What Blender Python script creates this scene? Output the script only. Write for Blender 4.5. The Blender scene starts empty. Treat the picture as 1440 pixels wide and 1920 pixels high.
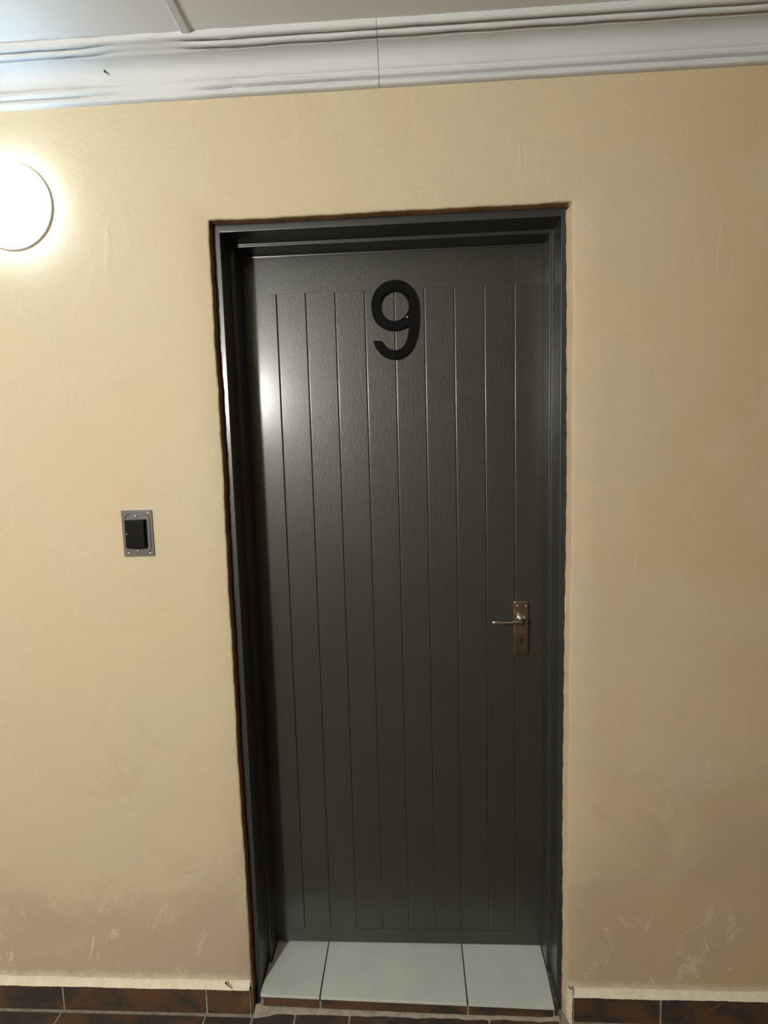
import bpy, bmesh, math, random
from mathutils import Vector, Matrix
random.seed(9)
C = bpy.context.scene
LINK = C.collection.objects.link

# ---------------------------------------------------------------- camera
cam_data = bpy.data.cameras.new('camera')
cam_data.sensor_fit = 'HORIZONTAL'; cam_data.sensor_width = 36.0; cam_data.lens = 36.0 * 1000 / 1440
cam_data.clip_start = 0.02
cam = bpy.data.objects.new('camera', cam_data); LINK(cam)
_r = Vector((0.99855327, 0.0465435, -0.02692728)); _u = Vector((0.02208111, 0.10166818, 0.99457328)); _d = Vector((-0.04902857, 0.99372898, -0.10049336))
M = Matrix((_r, _u, -_d)).transposed().to_4x4(); M.translation = (0.43712, -1.28383, 1.48382)
cam.matrix_world = M
C.camera = cam
# ---------------------------------------------------------------- world, exposure
w = bpy.data.worlds.new('world'); C.world = w; w.use_nodes = True
w.node_tree.nodes['Background'].inputs[0].default_value = (0.6, 0.7, 1.0, 1)
w.node_tree.nodes['Background'].inputs[1].default_value = 0.01
vs = C.view_settings
vs.view_transform = 'Standard'; vs.look = 'None'; vs.gamma = 1; vs.exposure = 0.0; vs.use_curve_mapping = False
NEAR_LAMP = 15.0          # radiance of the lamp beside the door
FAR_LAMP = 665.0          # radiance of the lamp on the opposite wall
FAR_POS = (-0.90, -2.70, 2.02)

# ---------------------------------------------------------------- dimensions (metres; wall face y = 0, room towards -y, floor z = 0)
XL, XR, YB = -3.3, 4.4, -2.77
ZCEIL, ZCORN, CS = 2.391, 2.308, 0.083
OW, OH = 0.80, 2.027            # inside the frame face
YF, YSTOP, YD = 0.025, 0.095, 0.158

# ---------------------------------------------------------------- helpers
def tag(o, label=None, cat=None, group=None, kind=None):
    if label: o['label'] = label
    if cat: o['category'] = cat
    if group: o['group'] = group
    if kind: o['kind'] = kind
    return o
def empty(name, loc=(0, 0, 0)):
    o = bpy.data.objects.new(name, None); LINK(o); o.location = loc; o.empty_display_size = 0.05
    return o
def adopt(o, parent):
    o.parent = parent
    o.matrix_parent_inverse = Matrix.Translation(-parent_world(parent))
def parent_world(p):
    v = Vector((0, 0, 0))
    while p is not None:
        v = v + p.location; p = p.parent
    return v
def obj(name, verts, faces, mat, parent=None, smooth=False, mats=None):
    me = bpy.data.meshes.new(name); me.from_pydata([tuple(v) for v in verts], [], faces)
    bm = bmesh.new(); bm.from_mesh(me); bmesh.ops.recalc_face_normals(bm, faces=bm.faces); bm.to_mesh(me); bm.free()
    return link_mesh(name, me, mat, parent, smooth, mats)
def link_mesh(name, me, mat, parent=None, smooth=False, mats=None):
    for m in (mats or [mat]): me.materials.append(m)
    o = bpy.data.objects.new(name, me); LINK(o)
    if smooth:
        for p in me.polygons: p.use_smooth = True
    if parent is not None: place(o, parent)
    return o
def place(o, parent):
    # mesh data are in world metres: keep them there, under a parent that may be translated
    o.parent = parent
    o.location = -parent_world(parent)
def box(name, x0, x1, y0, y1, z0, z1, mat, parent=None, bevel=0.0, seg=2, smooth=True):
    bm = bmesh.new(); bmesh.ops.create_cube(bm, size=1)
    for v in bm.verts:
        v.co = ((x0+x1)/2 + v.co.x*(x1-x0), (y0+y1)/2 + v.co.y*(y1-y0), (z0+z1)/2 + v.co.z*(z1-z0))
    return finish(name, bm, mat, parent, bevel, seg, smooth)
def prism(name, poly, z0, z1, mat, parent=None, bevel=0.0, seg=2, zfun=None):
    # plan polygon (x, y) extruded between heights; zfun(x, y) is added to the height
    bm = bmesh.new()
    f = zfun or (lambda x, y: 0)
    lo = [bm.verts.new((x, y, z0 + f(x, y))) for x, y in poly]; hi = [bm.verts.new((x, y, z1 + f(x, y))) for x, y in poly]
    n = len(poly)
    bm.faces.new(lo[::-1]); bm.faces.new(hi)
    for i in range(n): bm.faces.new((lo[i], lo[(i+1) % n], hi[(i+1) % n], hi[i]))
    return finish(name, bm, mat, parent, bevel, seg, True)
def finish(name, bm, mat, parent=None, bevel=0.0, seg=2, smooth=True):
    bmesh.ops.recalc_face_normals(bm, faces=bm.faces)
    if bevel: bmesh.ops.bevel(bm, geom=list(bm.edges), offset=bevel, segments=seg, profile=0.5, affect='EDGES', clamp_overlap=True)
    me = bpy.data.meshes.new(name); bm.to_mesh(me); bm.free()
    o = link_mesh(name, me, mat, parent)
    if smooth: shade_angle(o, 40)
    return o
def shade_angle(o, deg):
    me = o.data
    for p in me.polygons: p.use_smooth = True
    bm = bmesh.new(); bm.from_mesh(me)
    for e in bm.edges:
        if len(e.link_faces) == 2 and e.calc_face_angle(0) > math.radians(deg): e.smooth = False
    bm.to_mesh(me); bm.free()
    if deg <= 50:
        wn = o.modifiers.new('weighted_normal', 'WEIGHTED_NORMAL'); wn.keep_sharp = True; wn.weight = 80
def lathe(name, prof, centre, mat, parent=None, n=48, axis='-y'):
    # prof: (radius, outwards distance); turned about an axis that points out of the wall
    vs_, fs = [], []
    sgn = -1 if axis == '-y' else 1
    for r, h in prof:
        for k in range(n):
            a = 2*math.pi*k/n
            vs_.append((centre[0] + r*math.cos(a), centre[1] + sgn*h, centre[2] + r*math.sin(a)))
    m = len(prof)
    for i in range(m-1):
        for k in range(n): fs.append((i*n+k, i*n+(k+1) % n, (i+1)*n+(k+1) % n, (i+1)*n+k))
    fs.append(tuple(range(n))[::-1]); fs.append(tuple((m-1)*n+k for k in range(n)))
    o = obj(name, vs_, fs, mat, parent); shade_angle(o, 50); return o
def tube(name, pts, mat, parent=None, n=14, flat=1.0):
    # pts: (x, y, z, radius) swept with round sections; flat < 1 thins the section across its second axis
    P = [Vector(p[:3]) for p in pts]; vs_, fs = [], []
    for i, p in enumerate(P):
        t = (P[min(i+1, len(P)-1)] - P[max(i-1, 0)]).normalized()
        a = t.cross(Vector((0, 0, 1)));
        if a.length < 1e-3: a = Vector((1, 0, 0))
        a.normalize(); b = t.cross(a).normalized(); r = pts[i][3]
        for k in range(n):
            q = 2*math.pi*k/n; vs_.append(p + a*r*math.cos(q)*flat + b*r*math.sin(q))
    for i in range(len(P)-1):
        for k in range(n): fs.append((i*n+k, i*n+(k+1) % n, (i+1)*n+(k+1) % n, (i+1)*n+k))
    fs.append(tuple(range(n))[::-1]); fs.append(tuple((len(P)-1)*n+k for k in range(n)))
    o = obj(name, vs_, fs, mat, parent); shade_angle(o, 60); return o
def cutout(name, loops, yfront, yback, mat, parent=None, bevel=0.0005, res=2):
    # outline with holes, given as (x, z) loops, extruded from yfront (room side) to yback
    cu = bpy.data.curves.new(name, 'CURVE'); cu.dimensions = '2D'; cu.fill_mode = 'BOTH'
    for lp in loops:
        s = cu.splines.new('POLY'); s.points.add(len(lp)-1); s.use_cyclic_u = True
        for i, (x, z) in enumerate(lp): s.points[i].co = (x, z, 0, 1)
    cu.extrude = (yback - yfront)/2 - bevel; cu.bevel_depth = bevel; cu.bevel_resolution = res; cu.offset = -bevel
    t = bpy.data.objects.new('t', cu); LINK(t)
    dg = bpy.context.evaluated_depsgraph_get(); dg.update()
    me = bpy.data.meshes.new_from_object(t.evaluated_get(dg)); bpy.data.objects.remove(t); bpy.data.curves.remove(cu)
    for v in me.vertices:
        x, z, h = v.co; v.co = (x, (yfront+yback)/2 - h, z)
    me.name = name; me.materials.clear()
    bm = bmesh.new(); bm.from_mesh(me); bmesh.ops.remove_doubles(bm, verts=bm.verts, dist=1e-6)
    bmesh.ops.recalc_face_normals(bm, faces=bm.faces); bm.to_mesh(me); bm.free()
    o = link_mesh(name, me, mat, parent); shade_angle(o, 40); return o
def rounded(x0, x1, z0, z1, r, n=6):
    out = []
    for cx, cz, a0 in ((x1-r, z1-r, 0), (x0+r, z1-r, 90), (x0+r, z0+r, 180), (x1-r, z0+r, 270)):
        for k in range(n+1):
            a = math.radians(a0 + 90*k/n); out.append((cx + r*math.cos(a), cz + r*math.sin(a)))
    return out
def circ(x, z, r, n=16, rz=None): return [(x + r*math.cos(2*math.pi*k/n), z + (rz or r)*math.sin(2*math.pi*k/n)) for k in range(n)]

# ---------------------------------------------------------------- materials
class MT:
    def __init__(s, name, col=(0.5, 0.5, 0.5), rough=0.5, metal=0.0, spec=0.5):
        s.m = bpy.data.materials.new(name); s.m.use_nodes = True; s.t = s.m.node_tree; s.n = s.t.nodes
        s.b = s.n['Principled BSDF']; s.set('Base Color', (*col, 1)); s.set('Roughness', rough); s.set('Metallic', metal); s.set('Specular IOR Level', spec)
        s.geo = None
    def set(s, k, v): s.b.inputs[k].default_value = v
    def L(s, a, b): s.t.links.new(a, b)
    def pos(s):
        if s.geo is None: s.geo = s.n.new('ShaderNodeNewGeometry')
        return s.geo.outputs['Position']
    def mapped(s, scale=(1, 1, 1), rnd=False, rot=(0, 0, 0)):
        mp = s.n.new('ShaderNodeMapping'); mp.inputs['Scale'].default_value = scale; mp.inputs['Rotation'].default_value = rot; s.L(s.pos(), mp.inputs['Vector'])
        if rnd:
            oi = s.n.new('ShaderNodeObjectInfo'); k = s.math('MULTIPLY', oi.outputs['Random'], 37.0); s.L(k, mp.inputs['Location'])
        return mp.outputs[0]
    def noise(s, scale, detail=4, rough=0.55, vec=None, dist=0.0):
        t = s.n.new('ShaderNodeTexNoise'); t.inputs['Scale'].default_value = scale; t.inputs['Detail'].default_value = detail
        t.inputs['Roughness'].default_value = rough; t.inputs['Distortion'].default_value = dist
        s.L(vec if vec is not None else s.pos(), t.inputs['Vector']); return t.outputs['Fac']
    def math(s, op, a, b=0.0, clamp=False):
        t = s.n.new('ShaderNodeMath'); t.operation = op; t.use_clamp = clamp
        for i, v in enumerate((a, b)):
            if isinstance(v, (int, float)): t.inputs[i].default_value = v
            else: s.L(v, t.inputs[i])
        return t.outputs[0]
    def ramp(s, fac, a, b, lo=0.0, hi=1.0):
        t = s.n.new('ShaderNodeMapRange'); t.interpolation_type = 'SMOOTHSTEP'; s.L(fac, t.inputs[0])
        for i, v in enumerate((a, b, lo, hi)): t.inputs[i+1].default_value = v
        return t.outputs[0]
    def mix(s, fac, a, b):
        t = s.n.new('ShaderNodeMix'); t.data_type = 'RGBA'
        if isinstance(fac, (int, float)): t.inputs['Factor'].default_value = fac
        else: s.L(fac, t.inputs['Factor'])
        for k, v in ((6, a), (7, b)):
            if isinstance(v, tuple): t.inputs[k].default_value = (*v, 1)
            else: s.L(v, t.inputs[k])
        return t.outputs[2]
    def base(s, c): s.L(c, s.b.inputs['Base Color'])
    def bump(s, h, strength=0.3, dist=0.002, prev=None):
        t = s.n.new('ShaderNodeBump'); t.inputs['Strength'].default_value = strength; t.inputs['Distance'].default_value = dist
        s.L(h, t.inputs['Height'])
        if prev is not None: s.L(prev, t.inputs['Normal'])
        s.L(t.outputs[0], s.b.inputs['Normal']); return t.outputs[0]
    def xyz(s):
        t = s.n.new('ShaderNodeSeparateXYZ'); s.L(s.pos(), t.inputs[0]); return t.outputs

def wall_paint():
    m = MT('beige_wall_paint', rough=0.62, spec=0.35)
    x, y, z = m.xyz()
    big = m.noise(2.6, 3, 0.5); mid = m.noise(9, 5, 0.6, dist=0.6)
    c = m.mix(m.ramp(big, 0.35, 0.65), (0.622, 0.508, 0.338), (0.61, 0.524, 0.362))
    c = m.mix(m.ramp(m.noise(5.0, 3, 0.5, m.mapped((1, 1, 0.6))), 0.5, 0.75, 0, 0.5), c, (0.64, 0.485, 0.33))
    # damp brown patches that rise from the floor, higher on the right
    edge = m.math('MULTIPLY', m.math('SUBTRACT', m.noise(3.2, 5, 0.6, dist=0.9), 0.5), 0.9)
    rise = m.math('ADD', m.math('ADD', z, edge), m.math('MULTIPLY', m.ramp(x, 0.7, 1.4), -0.38))
    damp = m.ramp(rise, 0.46, 0.17)
    c = m.mix(m.math('MULTIPLY', damp, 0.8), c, (0.48, 0.375, 0.27))
    pt = m.math('MULTIPLY', m.ramp(m.noise(4.5, 4, 0.6, dist=1.2), 0.56, 0.66), m.ramp(z, 1.1, 0.5))
    c = m.mix(m.math('MULTIPLY', pt, 0.25), c, (0.46, 0.34, 0.24))
    warm_right = m.math('MULTIPLY', m.ramp(m.noise(2.2, 4, 0.55, dist=0.8), 0.30, 0.62), m.ramp(x, 0.75, 1.25))  # orange patches, with the right side's warmer light painted into the colour
    c = m.mix(m.math('MULTIPLY', warm_right, 0.7), c, (0.60, 0.445, 0.255))
    # pale salts and trowel smears low down
    sm = m.ramp(m.noise(11, 6, 0.7, m.mapped((1, 1, 0.55), rot=(0, 0.5, 0)), dist=1.4), 0.55, 0.67)
    low = m.ramp(z, 0.40, 0.16)
    c = m.mix(m.math('MULTIPLY', m.math('MULTIPLY', sm, low), 0.9), c, (0.74, 0.64, 0.49))
    foot = m.ramp(m.math('ADD', z, m.math('MULTIPLY', m.noise(26, 4, 0.65), -0.05)), 0.092, 0.066)
    c = m.mix(m.math('MULTIPLY', foot, 0.8), c, (0.74, 0.65, 0.49))
    c = m.mix(m.ramp(m.noise(90, 2, 0.5), 0.3, 0.8, 0, 0.10), c, (0.45, 0.35, 0.21))
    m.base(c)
    b = m.bump(m.noise(5, 3, 0.5), 0.35, 0.012)
    b = m.bump(m.noise(17, 4, 0.55, dist=0.5), 0.55, 0.0040, b)
    st = m.ramp(m.noise(14, 3, 0.5, m.mapped((1.0, 1, 0.30), rot=(0, 0.7, 0)), dist=0.3), 0.66, 0.74)
    b = m.bump(st, 0.6, 0.0016, b)
    m.bump(m.noise(240, 3, 0.6), 0.25, 0.0006, b)
    return m.m
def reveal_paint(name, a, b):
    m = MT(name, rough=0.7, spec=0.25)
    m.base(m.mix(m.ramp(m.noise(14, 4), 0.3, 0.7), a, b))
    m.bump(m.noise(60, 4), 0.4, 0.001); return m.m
def bare_plaster():
    m = MT('pale_bare_plaster', rough=0.85, spec=0.2)
    m.base(m.mix(m.ramp(m.noise(45, 5, 0.7), 0.3, 0.7), (0.72, 0.63, 0.46), (0.82, 0.75, 0.60)))
    m.bump(m.noise(70, 5, 0.7), 0.6, 0.002); return m.m
def grey_gloss(name, col, rough=0.3, brush=(1, 1, 0.6), coat=0.0, spec=0.5):
    m = MT(name, col, rough, 0, spec)
    m.base(m.mix(m.ramp(m.noise(6, 3), 0.35, 0.65), col, tuple(v*0.92 for v in col)))
    m.set('Coat Weight', coat); m.set('Coat Roughness', 0.21)
    b = m.bump(m.noise(150, 3, 0.6, m.mapped(brush)), 0.75, 0.0008)
    m.bump(m.noise(28, 2, 0.5), 0.08, 0.002, b)
    return m.m
def white_ceiling(name, col=(0.72, 0.72, 0.70)):
    m = MT(name, col, 0.6, 0, 0.3)
    m.base(m.mix(m.ramp(m.noise(4, 3), 0.35, 0.65), col, tuple(v*0.95 for v in col)))
    b = m.bump(m.noise(35, 4, 0.6), 0.12, 0.002); m.bump(m.noise(260, 2), 0.12, 0.0005, b); return m.m
def slate():
    m = MT('multicolour_slate', rough=0.55, spec=0.4)
    v = m.mapped((1, 1, 1.6), rnd=True); v2 = m.mapped((0.8, 1, 1.2), rnd=True)
    n1 = m.noise(7, 5, 0.6, v, 0.8); n2 = m.noise(11, 4, 0.55, v2, 1.2)
    c = m.mix(m.ramp(n1, 0.38, 0.60), (0.040, 0.033, 0.029), (0.105, 0.055, 0.026))
    c = m.mix(m.ramp(n2, 0.62, 0.76), c, (0.19, 0.085, 0.026))
    c = m.mix(m.ramp(m.noise(16, 4, 0.6, v, 0.5), 0.60, 0.75, 0, 0.6), c, (0.14, 0.095, 0.07))
    m.base(c)
    m.bump(m.noise(22, 5, 0.6, v, 0.6), 0.5, 0.003); return m.m
def sill_glaze():
    m = MT('pale_grey_ceramic', (0.42, 0.44, 0.40), 0.28, 0, 0.5)
    m.base(m.mix(m.ramp(m.noise(9, 4), 0.3, 0.7), (0.56, 0.61, 0.57), (0.63, 0.66, 0.61)))
    m.bump(m.noise(30, 3), 0.06, 0.001); return m.m
def grout(name, col):
    m = MT(name, col, 0.9, 0, 0.2)
    m.base(m.mix(m.ramp(m.noise(60, 4), 0.3, 0.7), col, tuple(v*0.7 for v in col)))
    m.bump(m.noise(120, 4, 0.6), 0.5, 0.001); return m.m
def worn_chrome():
    m = MT('worn_nickel', (0.55, 0.50, 0.44), 0.22, 1.0)
    m.base(m.mix(m.ramp(m.noise(35, 2, 0.5), 0.35, 0.75), (0.60, 0.56, 0.51), (0.48, 0.42, 0.36)))
    m.L(m.ramp(m.noise(40, 2), 0.35, 0.7, 0.16, 0.26), m.b.inputs['Roughness']); return m.m
def emitter(name, col, strength):
    m = bpy.data.materials.new(name); m.use_nodes = True; t = m.node_tree; t.nodes.clear()
    e = t.nodes.new('ShaderNodeEmission'); e.inputs[0].default_value = (*col, 1); e.inputs[1].default_value = strength
    o = t.nodes.new('ShaderNodeOutputMaterial'); t.links.new(e.outputs[0], o.inputs[0]); return m

WALL = wall_paint(); REVEAL = reveal_paint('brown_shaded_reveal', (0.30, 0.16, 0.07), (0.38, 0.22, 0.11)); REVEAL2 = reveal_paint('cream_reveal', (0.66, 0.48, 0.30), (0.68, 0.53, 0.36)); BARE = bare_plaster()  # brown: shade painted into the left and top reveals; right stays cream
DOOR = grey_gloss('grey_door_enamel', (0.034, 0.0345, 0.027), 0.43, coat=0.6)
FRAME = grey_gloss('grey_frame_enamel', (0.034, 0.035, 0.035), 0.40, coat=0.55)
NUM = grey_gloss('black_number_plastic', (0.005, 0.005, 0.0045), 0.7, spec=0.08)
CEIL = white_ceiling('white_ceiling_board', (0.82, 0.82, 0.81)); CORN = white_ceiling('white_cornice_paint', (0.66, 0.665, 0.67))
SLATE = slate(); SILL = sill_glaze(); SILLEDGE = grout('sill_tile_body', (0.26, 0.25, 0.22))
GROUT = grout('pale_grout', (0.36, 0.31, 0.25)); DKGROUT = grout('dark_grout', (0.10, 0.09, 0.08))
NICKEL = worn_chrome()
STEEL = grey_gloss('galvanised_grey', (0.13, 0.125, 0.112), 0.45); STEEL_B = MT('bright_screw_zinc', (0.55, 0.54, 0.52), 0.3, 0.9).m
BLACK = MT('black_plastic', (0.004, 0.0035, 0.003), 0.45, 0, 0.12).m; HOLE = MT('dark_void', (0.003, 0.003, 0.003), 0.9).m
RUST = MT('dark_rusty_iron', (0.03, 0.022, 0.018), 0.7).m
LAMPBASE = MT('white_lamp_plastic', (0.6, 0.6, 0.6), 0.4).m
OPAL = emitter('lit_opal_glass', (0.70, 0.98, 1.25), NEAR_LAMP); OPAL2 = emitter('lit_opal_glass_warm', (0.97, 0.98, 0.92), FAR_LAMP)

# ---------------------------------------------------------------- wall with the doorway
def edge_noise(t, seed, amp=0.0024):
    return amp*(0.6*math.sin(t*4.1+seed) + 0.35*math.sin(t*11.7+seed*2.3) + 0.22*math.sin(t*31+seed*5.1) + 0.2*math.sin(t*83+seed*1.7) + 0.15*math.sin(t*211+seed*3.1))
def build_wall_front():
    L, R, T = -0.0185, 0.8185, 2.0465
    path = []      # (x, z, outward x, outward z, outer x, outer z)
    N = 260; MARG = 0.07
    for i in range(N+1):
        z = T*i/N; path.append((L + edge_noise(z, 1.3), z, -1, 0, L-MARG, z if i < N else T+MARG))
    path[-1] = (path[-1][0], T + edge_noise(0, 4.0, 0.002), -0.7, 0.7, L-MARG, T+MARG)
    for i in range(1, 120):
        x = L + (R-L)*i/120; path.append((x, T + edge_noise(x, 4.0, 0.002), 0, 1, x, T+MARG))
    for i in range(N, -1, -1):
        z = T*i/N; path.append((R + edge_noise(z, 7.7, 0.0022) + 0.003*math.sin(1.6*z), z, 1, 0, R+MARG, z))
    k = len(path)-N-1
    path[k] = (path[k][0], T + edge_noise(R, 4.0, 0.002), 0.7, 0.7, R+MARG, T+MARG)
    prof = [(0.0, 0.20), (0.0, 0.030), (0.0, 0.0045), (0.0012, 0.0012), (0.0045, 0.0)]
    V, F, mi = [], [], []
    W = len(prof)+1
    for (x, z, ox, oz, ex, ez) in path:
        for o, y in prof:
            sp = -(0.0085 + edge_noise(z, 5.2, 0.0018)) if (ox == 1 and y > 0.02) else 0.0
            V.append((x+ox*o+sp, y, z+oz*o))
        V.append((ex, 0, ez))
    for i in range(len(path)-1):
        for j in range(W-1):
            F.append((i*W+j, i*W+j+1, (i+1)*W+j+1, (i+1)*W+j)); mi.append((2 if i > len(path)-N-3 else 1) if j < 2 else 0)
    def quad(x0, x1, z0, z1):
        b = len(V); V.extend([(x0, 0, z0), (x1, 0, z0), (x1, 0, z1), (x0, 0, z1)]); F.append((b, b+1, b+2, b+3)); mi.append(0)
    quad(XL, L-MARG, 0, ZCEIL+0.05); quad(R+MARG, XR, 0, ZCEIL+0.05); quad(L-MARG, R+MARG, T+MARG, ZCEIL+0.05)
    me = bpy.data.meshes.new('wall_front'); me.from_pydata(V, [], F)
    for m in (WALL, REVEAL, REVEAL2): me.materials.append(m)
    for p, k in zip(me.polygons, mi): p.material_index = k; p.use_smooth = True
    # face the room
    bm = bmesh.new(); bm.from_mesh(me)
    for f in bm.faces:
        f.normal_update()
        c = f.calc_center_median()
        want = Vector((0.4 - c.x, -1.0, 1.0 - c.z)) if c.y > 0.001 else Vector((0, -1, 0))
        if f.normal.dot(want) < 0: f.normal_flip()
    bm.to_mesh(me); bm.free()
    o = bpy.data.objects.new('wall_front', me); LINK(o)
    return tag(o, 'beige painted plaster wall around the grey door', 'wall', kind='structure')
wall = build_wall_front()
def slab(name, x0, x1, y0, y1, z0, z1, mat, label, cat):
    return tag(box(name, x0, x1, y0, y1, z0, z1, mat, smooth=False), label, cat, kind='structure')
slab('wall_back', XL, XR, YB-0.1, YB, 0, ZCEIL+0.05, WALL, 'beige wall opposite the grey door, behind the viewer', 'wall')
slab('wall_left', XL-0.1, XL, YB-0.1, 0.1, 0, ZCEIL+0.05, WALL, 'beige end wall of the passage past the lamp', 'wall')
slab('wall_right', XR, XR+0.1, YB-0.1, 0.1, 0, ZCEIL+0.05, WALL, 'beige end wall of the passage past the door lock', 'wall')

# ---------------------------------------------------------------- ceiling: boards and their joint strip
ceil_o = tag(box('ceiling', XL-0.1, XR+0.1, YB-0.1, 0.02, ZCEIL+0.009, ZCEIL+0.06, CEIL, smooth=False), 'flat white boarded ceiling', 'ceiling', kind='structure')
xs = [XL, -2.4125, -1.212, -0.0125, 1.187, 2.387, 3.587, XR]
for a, b in zip(xs[:-1], xs[1:]): box('ceiling_board', a+0.002, b-0.002, YB, 0.0, ZCEIL, ZCEIL+0.009, CEIL, ceil_o, 0.0008)
for x in xs[1:-1]:
    V, F = [], []
    pr = [(-0.0125, 0), (-0.0105, -0.0035), (-0.0065, -0.0055), (0.0065, -0.0055), (0.0105, -0.0035), (0.0125, 0)]
    for y in (YB, -0.074):
        for a, b in pr: V.append((x+a, y, ZCEIL+b))
    n = len(pr)
    for i in range(n-1): F.append((i, i+1, n+i+1, n+i))
    F.append(tuple(range(n))); F.append(tuple(range(n, 2*n)))
    shade_angle(obj('cover_strip', V, F, CORN, ceil_o), 50)

# ---------------------------------------------------------------- cornice
DET = [(0, 0), (.010, .0), (.0130, .003), (.0130, .0085), (.0070, .0110), (.0070, .0140), (.0165, .0150), (.0190, .018), (.0190, .0225), (.0135, .0255), (.0135, .0280), (.0180, .0295)]
SMO = [(0, 0), (.008, .001), (.0095, .004), (.0105, .007), (.0112, .010), (.012, .013), (.0128, .016), (.0136, .019), (.0146, .022), (.0156, .025), (.0167, .0275), (.0185, .030)]
def cornice_profile(wd):
    low = [(a*wd + c*(1-wd), b*wd + d*(1-wd)) for (a, b), (c, d) in zip(DET, SMO)]
    up = [(CS-b, CS-a) for a, b in low][::-1]
    p0, p1 = low[-1], up[0]; mid = []
    for k in range(1, 12):
        t = k/12; x = p0[0]+(p1[0]-p0[0])*t; z = p0[1]+(p1[1]-p0[1])*t; bl = 0.012*4*t*(1-t)
        mid.append((x - bl*0.707, z + bl*0.707))
    return low + mid + up + [(CS+0.0, CS+0.004), (-0.004, CS+0.004), (-0.004, 0.0)]
def cornice(x0, x1, parent, name='cornice_length'):
    V, F = [], []
    xs_ = [x0]; x = x0
    while x < x1-0.011:
        step = 0.01 if -0.36 < x < 0.12 else 0.08
        x = min(x+step, x1); xs_.append(x)
    for x in xs_:
        f = 1.0
        if -0.32 < x < 0.06:
            t = min(max((x+0.30)/0.15, 0), 1) * min(max((0.04-x)/0.11, 0), 1); f = 1-0.93*t*t*(3-2*t)
        for a, b in cornice_profile(f):
            j = 0.0006*math.sin(x*37+b*300) + 0.0005*math.sin(x*83+a*500)
            V.append((x, -(a+j), ZCORN+b+j*0.5))
    n = len(cornice_profile(1.0))
    for i in range(len(xs_)-1):
        for k in range(n): F.append((i*n+k, i*n+(k+1) % n, (i+1)*n+(k+1) % n, (i+1)*n+k))
    F.append(tuple(range(n))[::-1]); F.append(tuple((len(xs_)-1)*n+k for k in range(n)))
    o = obj(name, V, F, CORN, parent); shade_angle(o, 75); return o
trim2 = tag(empty('trim_2', (0, 0, ZCORN)), 'white moulded cornice between beige wall and ceiling', 'cornice', kind='structure')
cornice(XL, 0.3885, trim2); cornice(0.3895, XR, trim2)
nl = lathe('nail', [(0.0016, 0), (0.0026, 0.0035), (0.0026, 0.0050), (0.0016, 0.0056)], (-0.2200, -0.0285, 2.3575), RUST, trim2, 12)
nl['label'] = 'small dark nail head'

# ---------------------------------------------------------------- steel door frame
trim1 = tag(empty('trim_1', (0.4, YF, 0)), 'grey enamelled double-stepped steel door frame around the doorway', 'door frame', kind='structure')
# section in (towards the opening, depth): outside edge, face, outer return, stop, inner return, rebate
SEC0 = [(-0.030, 0.032), (-0.0165, YF+0.0002), (0.0, YF), (0.0, YSTOP), (0.009, YSTOP), (0.009, YD), (-0.016, YD), (-0.016, 0.215)]
def round_section(sec, r):
    out = [sec[0]]
    for i in range(1, len(sec)-1):
        p = Vector(sec[i]); a = Vector(sec[i-1])-p; b = Vector(sec[i+1])-p
        rr = min(r, a.length*0.4, b.length*0.4)
        a = p+a.normalized()*rr; b = p+b.normalized()*rr
        for k in range(5):
            t = k/4; out.append(tuple(a*(1-t)**2 + p*2*t*(1-t) + b*t*t))
    return out + [sec[-1]]
SEC = round_section(SEC0, 0.0022)
def frame_piece(name, rows):
    # rows: list of functions mapping a section point to world
    V = [f(o, y) for f in rows for o, y in SEC]; n = len(SEC)
    F = [(i*n+k, i*n+k+1, (i+1)*n+k+1, (i+1)*n+k) for i in range(len(rows)-1) for k in range(n-1)]
    o = obj(name, V, F, FRAME, trim1)
    bm = bmesh.new(); bm.from_mesh(o.data)
    for f in bm.faces:
        c = f.calc_center_median()
        if f.normal.dot(Vector((0.4, -1.0, 1.2)) - c) < 0: f.normal_flip()
    bm.to_mesh(o.data); bm.free()
    shade_angle(o, 50); return o
frame_piece('jamb', [lambda o, y, z=z: (o, y, z) for z in (0.0, 0.7, 1.4)] + [lambda o, y: (o, y, OH-o)])
frame_piece('jamb', [lambda o, y, z=z: (OW-o, y, z) for z in (0.0, 0.7, 1.4)] + [lambda o, y: (OW-o, y, OH-o)])
frame_piece('frame_head', [lambda o, y: (o, y, OH-o), lambda o, y: (0.4, y, OH-o), lambda o, y: (OW-o, y, OH-o)])

V, F = [], []
for i in range(41):
    x = 0.012 + 0.778*i/40; z, yy = OH-0.0086, YD-0.0012
    for k in range(6):
        V.append((x, yy, z)); t = math.radians(4+2.6*k); z -= 0.0008*math.cos(t); yy += 0.0008*math.sin(t)
for i in range(40):
    for k in range(5): F.append((i*6+k, i*6+k+1, i*6+k+7, i*6+k+6))
o = obj('glint_strip', V, F, FRAME, trim1)  # strip added under the frame head, tilted to catch the lamp's highlight
for p in o.data.polygons:
    p.use_smooth = True
    if p.normal.y > 0: p.flip()
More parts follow.
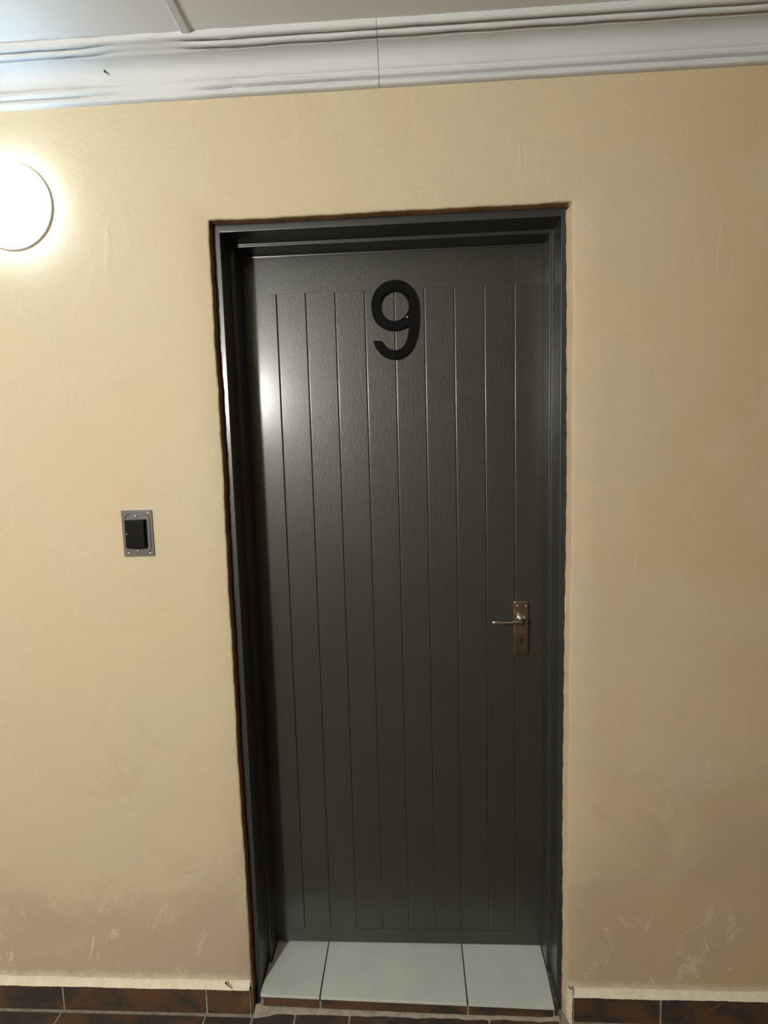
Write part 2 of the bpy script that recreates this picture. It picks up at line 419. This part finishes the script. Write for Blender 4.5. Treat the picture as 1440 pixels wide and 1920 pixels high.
# ---------------------------------------------------------------- the door
DY = YD+0.002
door = tag(empty('door_1', (0.4, DY, 0.051)), 'closed grey boarded door with black number 9 and worn nickel lever', 'door', kind='structure')
GX = [0.0957 + 0.07792*k for k in range(9)]; GT, GB = 1.9215, 0.098; DB, DT = 0.0535, 2.032
CD = 0.0017
def board(name, x0, x1, z0, z1, y, ch):
    # board whose room-side long edges are rounded
    prof = []
    c0, c1 = ch
    pts = [(x0, y+0.036)]
    if c0:
        for k in range(5):
            a = math.pi/2*k/4; pts.append((x0 + c0*(1-math.cos(a)), y + CD*(1-math.sin(a))))
    else: pts.append((x0, y))
    if c1:
        for k in range(5):
            a = math.pi/2*(4-k)/4; pts.append((x1 - c1*(1-math.cos(a)), y + CD*(1-math.sin(a))))
    else: pts.append((x1, y))
    pts.append((x1, y+0.036))
    V = [(x, yy, z) for z in (z0, z1) for x, yy in pts]; n = len(pts)
    F = [(k, (k+1) % n, n+(k+1) % n, n+k) for k in range(n)] + [tuple(range(n))[::-1], tuple(range(n, 2*n))]
    o = obj(name, V, F, DOOR, door); shade_angle(o, 50); return o
G = 0.00015
def stile(xo, xi, ch, s):
    # its inner edge is rounded only along the boarded panel
    V, F = [], []
    rows = [(DB, 0), (GB, 0), (GB+0.0004, 1), (GT-0.0004, 1), (GT, 0), (DT, 0)]
    for z, on in rows:
        V += [(xo, DY+0.036, z), (xo, DY, z)]
        for k in range(6):
            a = math.pi/2*(5-k)/5; c = ch*on; d = CD*on
            V.append((xi - s*c*(1-math.cos(a)), DY + d*(1-math.sin(a)), z))
        V.append((xi, DY+0.036, z))
    n = 9
    for i in range(len(rows)-1):
        for k in range(n): F.append((i*n+k, i*n+(k+1) % n, (i+1)*n+(k+1) % n, (i+1)*n+k))
    F.append(tuple(range(n))[::-1]); F.append(tuple((len(rows)-1)*n+k for k in range(n)))
    shade_angle(obj('stile', V, F, DOOR, door), 50)
stile(-0.012, GX[0]-G, 0.0020, 1); stile(0.812, GX[8]+G, 0.0042, -1)
box('rail', GX[0]-G, GX[8]+G, DY, DY+0.036, GT, DT, DOOR, door); box('rail', GX[0]-G, GX[8]+G, DY, DY+0.036, DB, GB, DOOR, door)
for k in range(8): board('plank', GX[k]+G, GX[k+1]-G, GB, GT, DY+0.0007, (0.0042, 0.0020))
box('core', -0.010, 0.810, DY+0.036, DY+0.040, DB, DT, DOOR, door, smooth=False)
# number 9
NINE = [(0.35, 1.7904), (0.353, 1.7809), (0.3601, 1.7671), (0.3684, 1.7575), (0.3789, 1.7491), (0.3916, 1.7437), (0.4054, 1.7415), (0.4204, 1.7431), (0.4345, 1.7495), (0.4475, 1.7609), (0.4574, 1.7761), (0.4642, 1.7945), (0.4689, 1.817), (0.4714, 1.8396), (0.4722, 1.858), (0.4712, 1.8785), (0.4684, 1.895), (0.4624, 1.9115), (0.4532, 1.9241), (0.4408, 1.9343), (0.4272, 1.9404), (0.4115, 1.9427), (0.3967, 1.9412), (0.3818, 1.9362), (0.3689, 1.9276), (0.3579, 1.9158), (0.3512, 1.9017), (0.3479, 1.8855), (0.3479, 1.8691), (0.3508, 1.8535), (0.3568, 1.8409), (0.3661, 1.8302), (0.3776, 1.8226), (0.3913, 1.8173), (0.4062, 1.8153), (0.419, 1.8162), (0.4307, 1.8195), (0.4436, 1.8262), (0.4438, 1.8159), (0.4416, 1.8015), (0.4374, 1.7872), (0.4308, 1.776), (0.421, 1.7681), (0.4135, 1.7652), (0.406, 1.7644), (0.3964, 1.7669), (0.387, 1.772), (0.3786, 1.78), (0.3714, 1.7902)]
num = cutout('door_number', [NINE, circ(0.4083, 1.8773, 0.0372, 36, 0.0380)], DY-0.009, DY+0.0002, NUM, door, 0.0006)
num['label'] = 'black raised figure 9'
lathe('speck', [(0.0018, 0), (0.0022, 0.0006), (0.0012, 0.0012)], (0.4409, DY-0.009, 1.8479), STEEL_B, num, 10)
# lock plate and lever
PX0, PX1, PZ0, PZ1 = 0.7125, 0.7545, 0.9335, 1.0865
kx, kz = 0.7352, 0.9725
key = [(kx + 0.0042*math.cos(a), kz + 0.005 + 0.0042*math.sin(a)) for a in [math.radians(-50 + 280*k/14) for k in range(15)]] + [(kx-0.0027, kz-0.0075), (kx+0.0027, kz-0.0075)]
plate = cutout('handle_plate', [rounded(PX0+0.0045, PX1-0.0045, PZ0+0.0045, PZ1-0.0045, 0.003), key], DY-0.0087, DY-0.0069, NICKEL, door, 0.0004)
plate['label'] = 'worn nickel lock plate with keyhole'
cutout('plate_flange', [rounded(PX0, PX1, PZ0, PZ1, 0.006)], DY-0.0076, DY+0.0008, NICKEL, plate, 0.0036, 3)
box('keyhole', kx-0.006, kx+0.006, DY-0.0081, DY-0.0074, kz-0.010, kz+0.011, HOLE, plate)
for sx in (0.7242, 0.7470): lathe('screw', [(0.0036, 0), (0.0034, 0.0008), (0.002, 0.0016)], (sx, DY-0.0084, 1.0735), STEEL_B, plate, 14)
lathe('rose', [(0.0135, 0), (0.0130, 0.006), (0.0105, 0.011), (0.0098, 0.020)], (0.7335, DY-0.0083, 1.0345), NICKEL, plate, 28)
lev = tube('lever', [(0.7335, DY-0.026, 1.0345, 0.0092), (0.7325, DY-0.036, 1.0362, 0.0098), (0.7295, DY-0.044, 1.0385, 0.0100), (0.7225, DY-0.0485, 1.0400, 0.0088), (0.712, DY-0.050, 1.0402, 0.0062), (0.698, DY-0.0505, 1.0396, 0.0046), (0.682, DY-0.0505, 1.0392, 0.0043), (0.668, DY-0.050, 1.0396, 0.0050), (0.657, DY-0.049, 1.0402, 0.0056), (0.650, DY-0.048, 1.0405, 0.0050), (0.6468, DY-0.0475, 1.0406, 0.0024)], NICKEL, door, 16, 0.8)
lev['label'] = 'slim nickel lever handle pointing left'

# ---------------------------------------------------------------- sill of the doorway
trim4 = tag(empty('trim_4', (0.4, 0.08, 0.0)), 'raised doorstep of pale grey tiles on slate risers below the door', 'doorstep', kind='structure')
def sill_z(x, y):
    tx = x/0.8; ty = max(0, min(1, y/0.158))
    return (0.0505*(1-tx) + 0.0365*tx)*(1-ty) + (0.0465*(1-tx) + 0.0515*tx)*ty
J1, J2 = 0.166, 0.5606
YFR = lambda x: 0.002 - 0.006*x
def sill_tile(poly): 
    o = prism('sill_tile', poly, -0.0090, 0.0, SILL, trim4, 0.0009, 2, sill_z); return o
sill_tile([(0.0035, YFR(0)), (J1-0.0022, YFR(J1)), (J1-0.0016, 0.168), (0.011, 0.168), (0.011, 0.096), (0.0035, 0.096)])
sill_tile([(J1+0.0018, YFR(J1)), (J2-0.002, YFR(J2)), (J2-0.0016, 0.168), (J1+0.0016, 0.168)])
sill_tile([(J2+0.002, YFR(J2)), (0.7865, YFR(0.8)), (0.7900, 0.096), (0.7895, 0.168), (J2+0.0016, 0.168)])
prism('mortar_bed', [(0.0005, 0.012), (0.7995, 0.012), (0.7995, 0.092), (0.789, 0.097), (0.789, 0.22), (0.011, 0.22), (0.011, 0.097), (0.0005, 0.092)], -0.040, -0.0022, DKGROUT, trim4, 0, 2, sill_z)
for a, b in ((0.010, J1-0.003), (J1+0.003, J2-0.003), (J2+0.003, 0.783)):
    prism('riser_tile', [(a, 0.003-0.006*a), (b, 0.003-0.006*b), (b, 0.013), (a, 0.013)], -0.036, -0.0094, SLATE, trim4, 0.0008, 2, lambda x, y: sill_z(x, 0.0))
box('riser_grout', 0.004, 0.790, 0.0035, 0.016, 0.0, 0.030, GROUT, trim4, smooth=False)
# rough mortar fillet between riser and floor
V, F = [], []
for i in range(81):
    x = -0.012 + 0.812*i/80; jj = 0.0025*math.sin(x*41)+0.002*math.sin(x*97+1)+0.0012*math.sin(x*191)
    sw = 0.010*math.exp(-((x+0.0)/0.035)**2)
    jj *= 0.45; yr = 0.003-0.006*x; V += [(x, yr+0.003, 0.0068+jj*0.6+sw), (x, yr-0.0022+jj*0.3-sw, 0.0052+jj*0.5), (x, yr-0.0062+jj-sw*1.3, 0.0014), (x, yr-0.0075+jj-sw*1.3, -0.002)]
for i in range(80):
    for k in range(3): F.append((i*4+k, i*4+k+1, i*4+k+5, i*4+k+4))
shade_angle(obj('mortar_fillet', V, F, GROUT, trim4), 80)

# ---------------------------------------------------------------- skirting of slate tiles and the plaster lip above it
SKZ, SKY = 0.0755, -0.012
def skirting(name, x0, x1, joints, label):
    root = tag(empty(name, ((x0+x1)/2, SKY/2, 0)), label, 'skirting', kind='structure')
    box('grout_bed', x0, x1, SKY+0.0028, -0.0004, 0.0, SKZ-0.0015, GROUT, root, smooth=False)
    e = [x0] + joints + [x1]
    for a, b in zip(e[:-1], e[1:]): box('skirting_tile', a+0.003, b-0.003, SKY, -0.0006, 0.0045, SKZ+random.uniform(-0.0008, 0.0008), SLATE, root, 0.0012)
    return root
skirting('baseboard_left', XL, -0.0205, [-2.939, -2.539, -2.139, -1.739, -1.339, -0.939, -0.5395, -0.1412], 'dark slate tile skirting left of the doorway')
skirting('baseboard_right', 0.8325, XR, [1.0555, 1.4555, 1.8555, 2.2555, 2.6555, 3.0555, 3.4555, 3.8555], 'dark slate tile skirting right of the doorway')
def lip(name, x0, x1, label):
    V, F = [], []; n = int((x1-x0)/0.004)
    for i in range(n+1):
        x = x0 + (x1-x0)*i/n; f = edge_noise(x*3, x0*3, 0.0016) + random.uniform(-0.0012, 0.0012); g = edge_noise(x*5, 2+x0, 0.0006) + random.uniform(-0.0003, 0.0003)
        top = 0.0895+f
        V += [(x, -0.0002, top+0.003), (x, -0.0016, top-0.0012), (x, -0.0085+g, SKZ+0.0050), (x, -0.0125+g, SKZ+0.0002+g*0.6), (x, -0.0100, SKZ-0.0012)]
    for i in range(n):
        for k in range(4): F.append((i*5+k, i*5+k+1, i*5+k+6, i*5+k+5))
    o = obj(name, V, F, BARE); shade_angle(o, 80); return tag(o, label, 'plaster strip', kind='structure')
lip3 = lip('trim_3', XL, -0.0215, 'pale rough plaster strip above the slate skirting left of the door')
lip('trim_5', 0.829, XR, 'pale rough plaster strip above the slate skirting right of the door')
wire = tube('bent_nail', [(-0.086, -0.008, 0.094, 0.0030), (-0.083, -0.011, 0.0925, 0.0014), (-0.076, -0.013, 0.0895, 0.0010), (-0.070, -0.014, 0.086, 0.0009), (-0.068, -0.013, 0.081, 0.0008)], RUST, lip3, 8)
wire['label'] = 'small dark bent nail in the plaster strip'
# plaster return beside the right jamb, running down to the floor
V, F = [], []
for i in range(26):
    z = 0.10*i/25; g = edge_noise(z*14, 3.1, 0.0012)
    V += [(0.8315+g*0.5, -0.001, z), (0.8300+g, -0.0135, z), (0.8235+g, -0.0125, z), (0.8200+g, 0.0, z), (0.8185+g, 0.03, z)]
for i in range(25):
    for k in range(4): F.append((i*5+k, i*5+k+1, i*5+k+6, i*5+k+5))
o = obj('trim_6', V, F, BARE); shade_angle(o, 80); tag(o, 'pale plaster edge at the foot of the right door jamb', 'plaster strip', kind='structure')

# ---------------------------------------------------------------- floor
floor = tag(box('floor', XL-0.1, XR+0.1, YB-0.1, 0.24, -0.06, -0.0025, GROUT, smooth=False), 'brown slate tiled passage floor', 'floor', kind='structure')
def floor_row(y0, y1, e):
    for a, b in zip(e[:-1], e[1:]): box('floor_tile', a+0.003, b-0.003, y0+0.003, (y1-0.003 if not (y1 > -0.1 and a > -0.05 and b < 0.81) else -0.0045), -0.010, random.uniform(-0.0006, 0.0006), SLATE, floor, 0.0012)
reg = [-2.945 + 0.4*k for k in range(19)]
floor_row(-0.21, -0.013, [XL, -2.945, -2.545, -2.145, -1.745, -1.345, -0.945, -0.547, -0.1455, -0.016, 0.098, 0.245, 0.615, 0.800, 1.015, 1.415, 1.815, 2.215, 2.615, 3.015, 3.415, 3.815, 4.215])
y = -0.21
while y > YB+0.05:
    y2 = max(y-0.4, YB); floor_row(y2, y, [XL]+reg); y = y2

# ---------------------------------------------------------------- lamps
def wall_lamp(pos, glass, label, side):
    root = tag(empty('wall_lamp', pos), label, 'lamp')
    ax = '-y' if side < 0 else '+y'
    lathe('base', [(0.0980, 0.0), (0.0990, 0.001), (0.0990, 0.0055), (0.0975, 0.0068), (0.0900, 0.0068)], pos, LAMPBASE, root, 64, ax)
    dm = [(0.0940, 0.0060), (0.0960, 0.0070)] + [(0.0965*math.cos(a), 0.0075+0.060*math.sin(a)) for a in [math.radians(6+80*k/14) for k in range(15)]]
    lathe('dome', dm, pos, glass, root, 64, ax)
    return root
wall_lamp((-0.4846, 0.0, 2.0970), OPAL, 'lit round white wall lamp left of the door', -1)
wall_lamp((FAR_POS[0], YB, FAR_POS[2]), OPAL2, 'lit round wall lamp on the wall opposite the door', 1)

# ---------------------------------------------------------------- wall box with black module
wb = tag(empty('wall_box', (-0.238, 0, 1.3145)), 'small grey metal wall box with black module left of the door', 'wall box')
x0, x1, z0, z1 = -0.2775, -0.2000, 1.2565, 1.3722
holes = [circ(x0+0.0115, z1-0.0075, 0.0022, 10), circ(x1-0.0105, z1-0.0080, 0.0026, 10), circ(x0+0.0115, z0+0.0085, 0.0026, 10), circ(x1-0.0115, z0+0.0075, 0.0026, 10)]
pl = cutout('plate', [rounded(x0, x1, z0, z1, 0.0012, 2)], -0.0030, 0.0004, STEEL, wb, 0.0004)
for h in holes[1:]:
    cx = sum(p[0] for p in h)/len(h); cz = sum(p[1] for p in h)/len(h)
    lathe('rivet', [(0.0030, 0), (0.0028, 0.0006), (0.0016, 0.0011)], (cx, -0.0029, cz), STEEL_B, pl, 10)
ro = rounded(-0.2715, -0.2062, 1.2625, 1.3680, 0.021, 8); ri = rounded(-0.2690, -0.2087, 1.2650, 1.3655, 0.0185, 8)
cutout('rim', [ro, ri], -0.0052, -0.0026, STEEL, wb, 0.0006)
md = cutout('module', [[(-0.2640, 1.3484), (-0.2165, 1.3496), (-0.2172, 1.2810), (-0.2200, 1.2785), (-0.2410, 1.2772), (-0.2600, 1.2785), (-0.2648, 1.2815)]], -0.0155, -0.0026, BLACK, wb, 0.0012)
md['label'] = 'black module in the metal wall box'
lathe('indicator', [(0.0016, 0), (0.0014, 0.0005), (0.0008, 0.0009)], (-0.2605, -0.0154, 1.3150), LAMPBASE, md, 8)
for cz in (1.3572, 1.2712): lathe('screw', [(0.0032, 0), (0.0031, 0.0016), (0.0018, 0.0028)], (-0.2411, -0.0028, cz), STEEL_B, wb, 14)
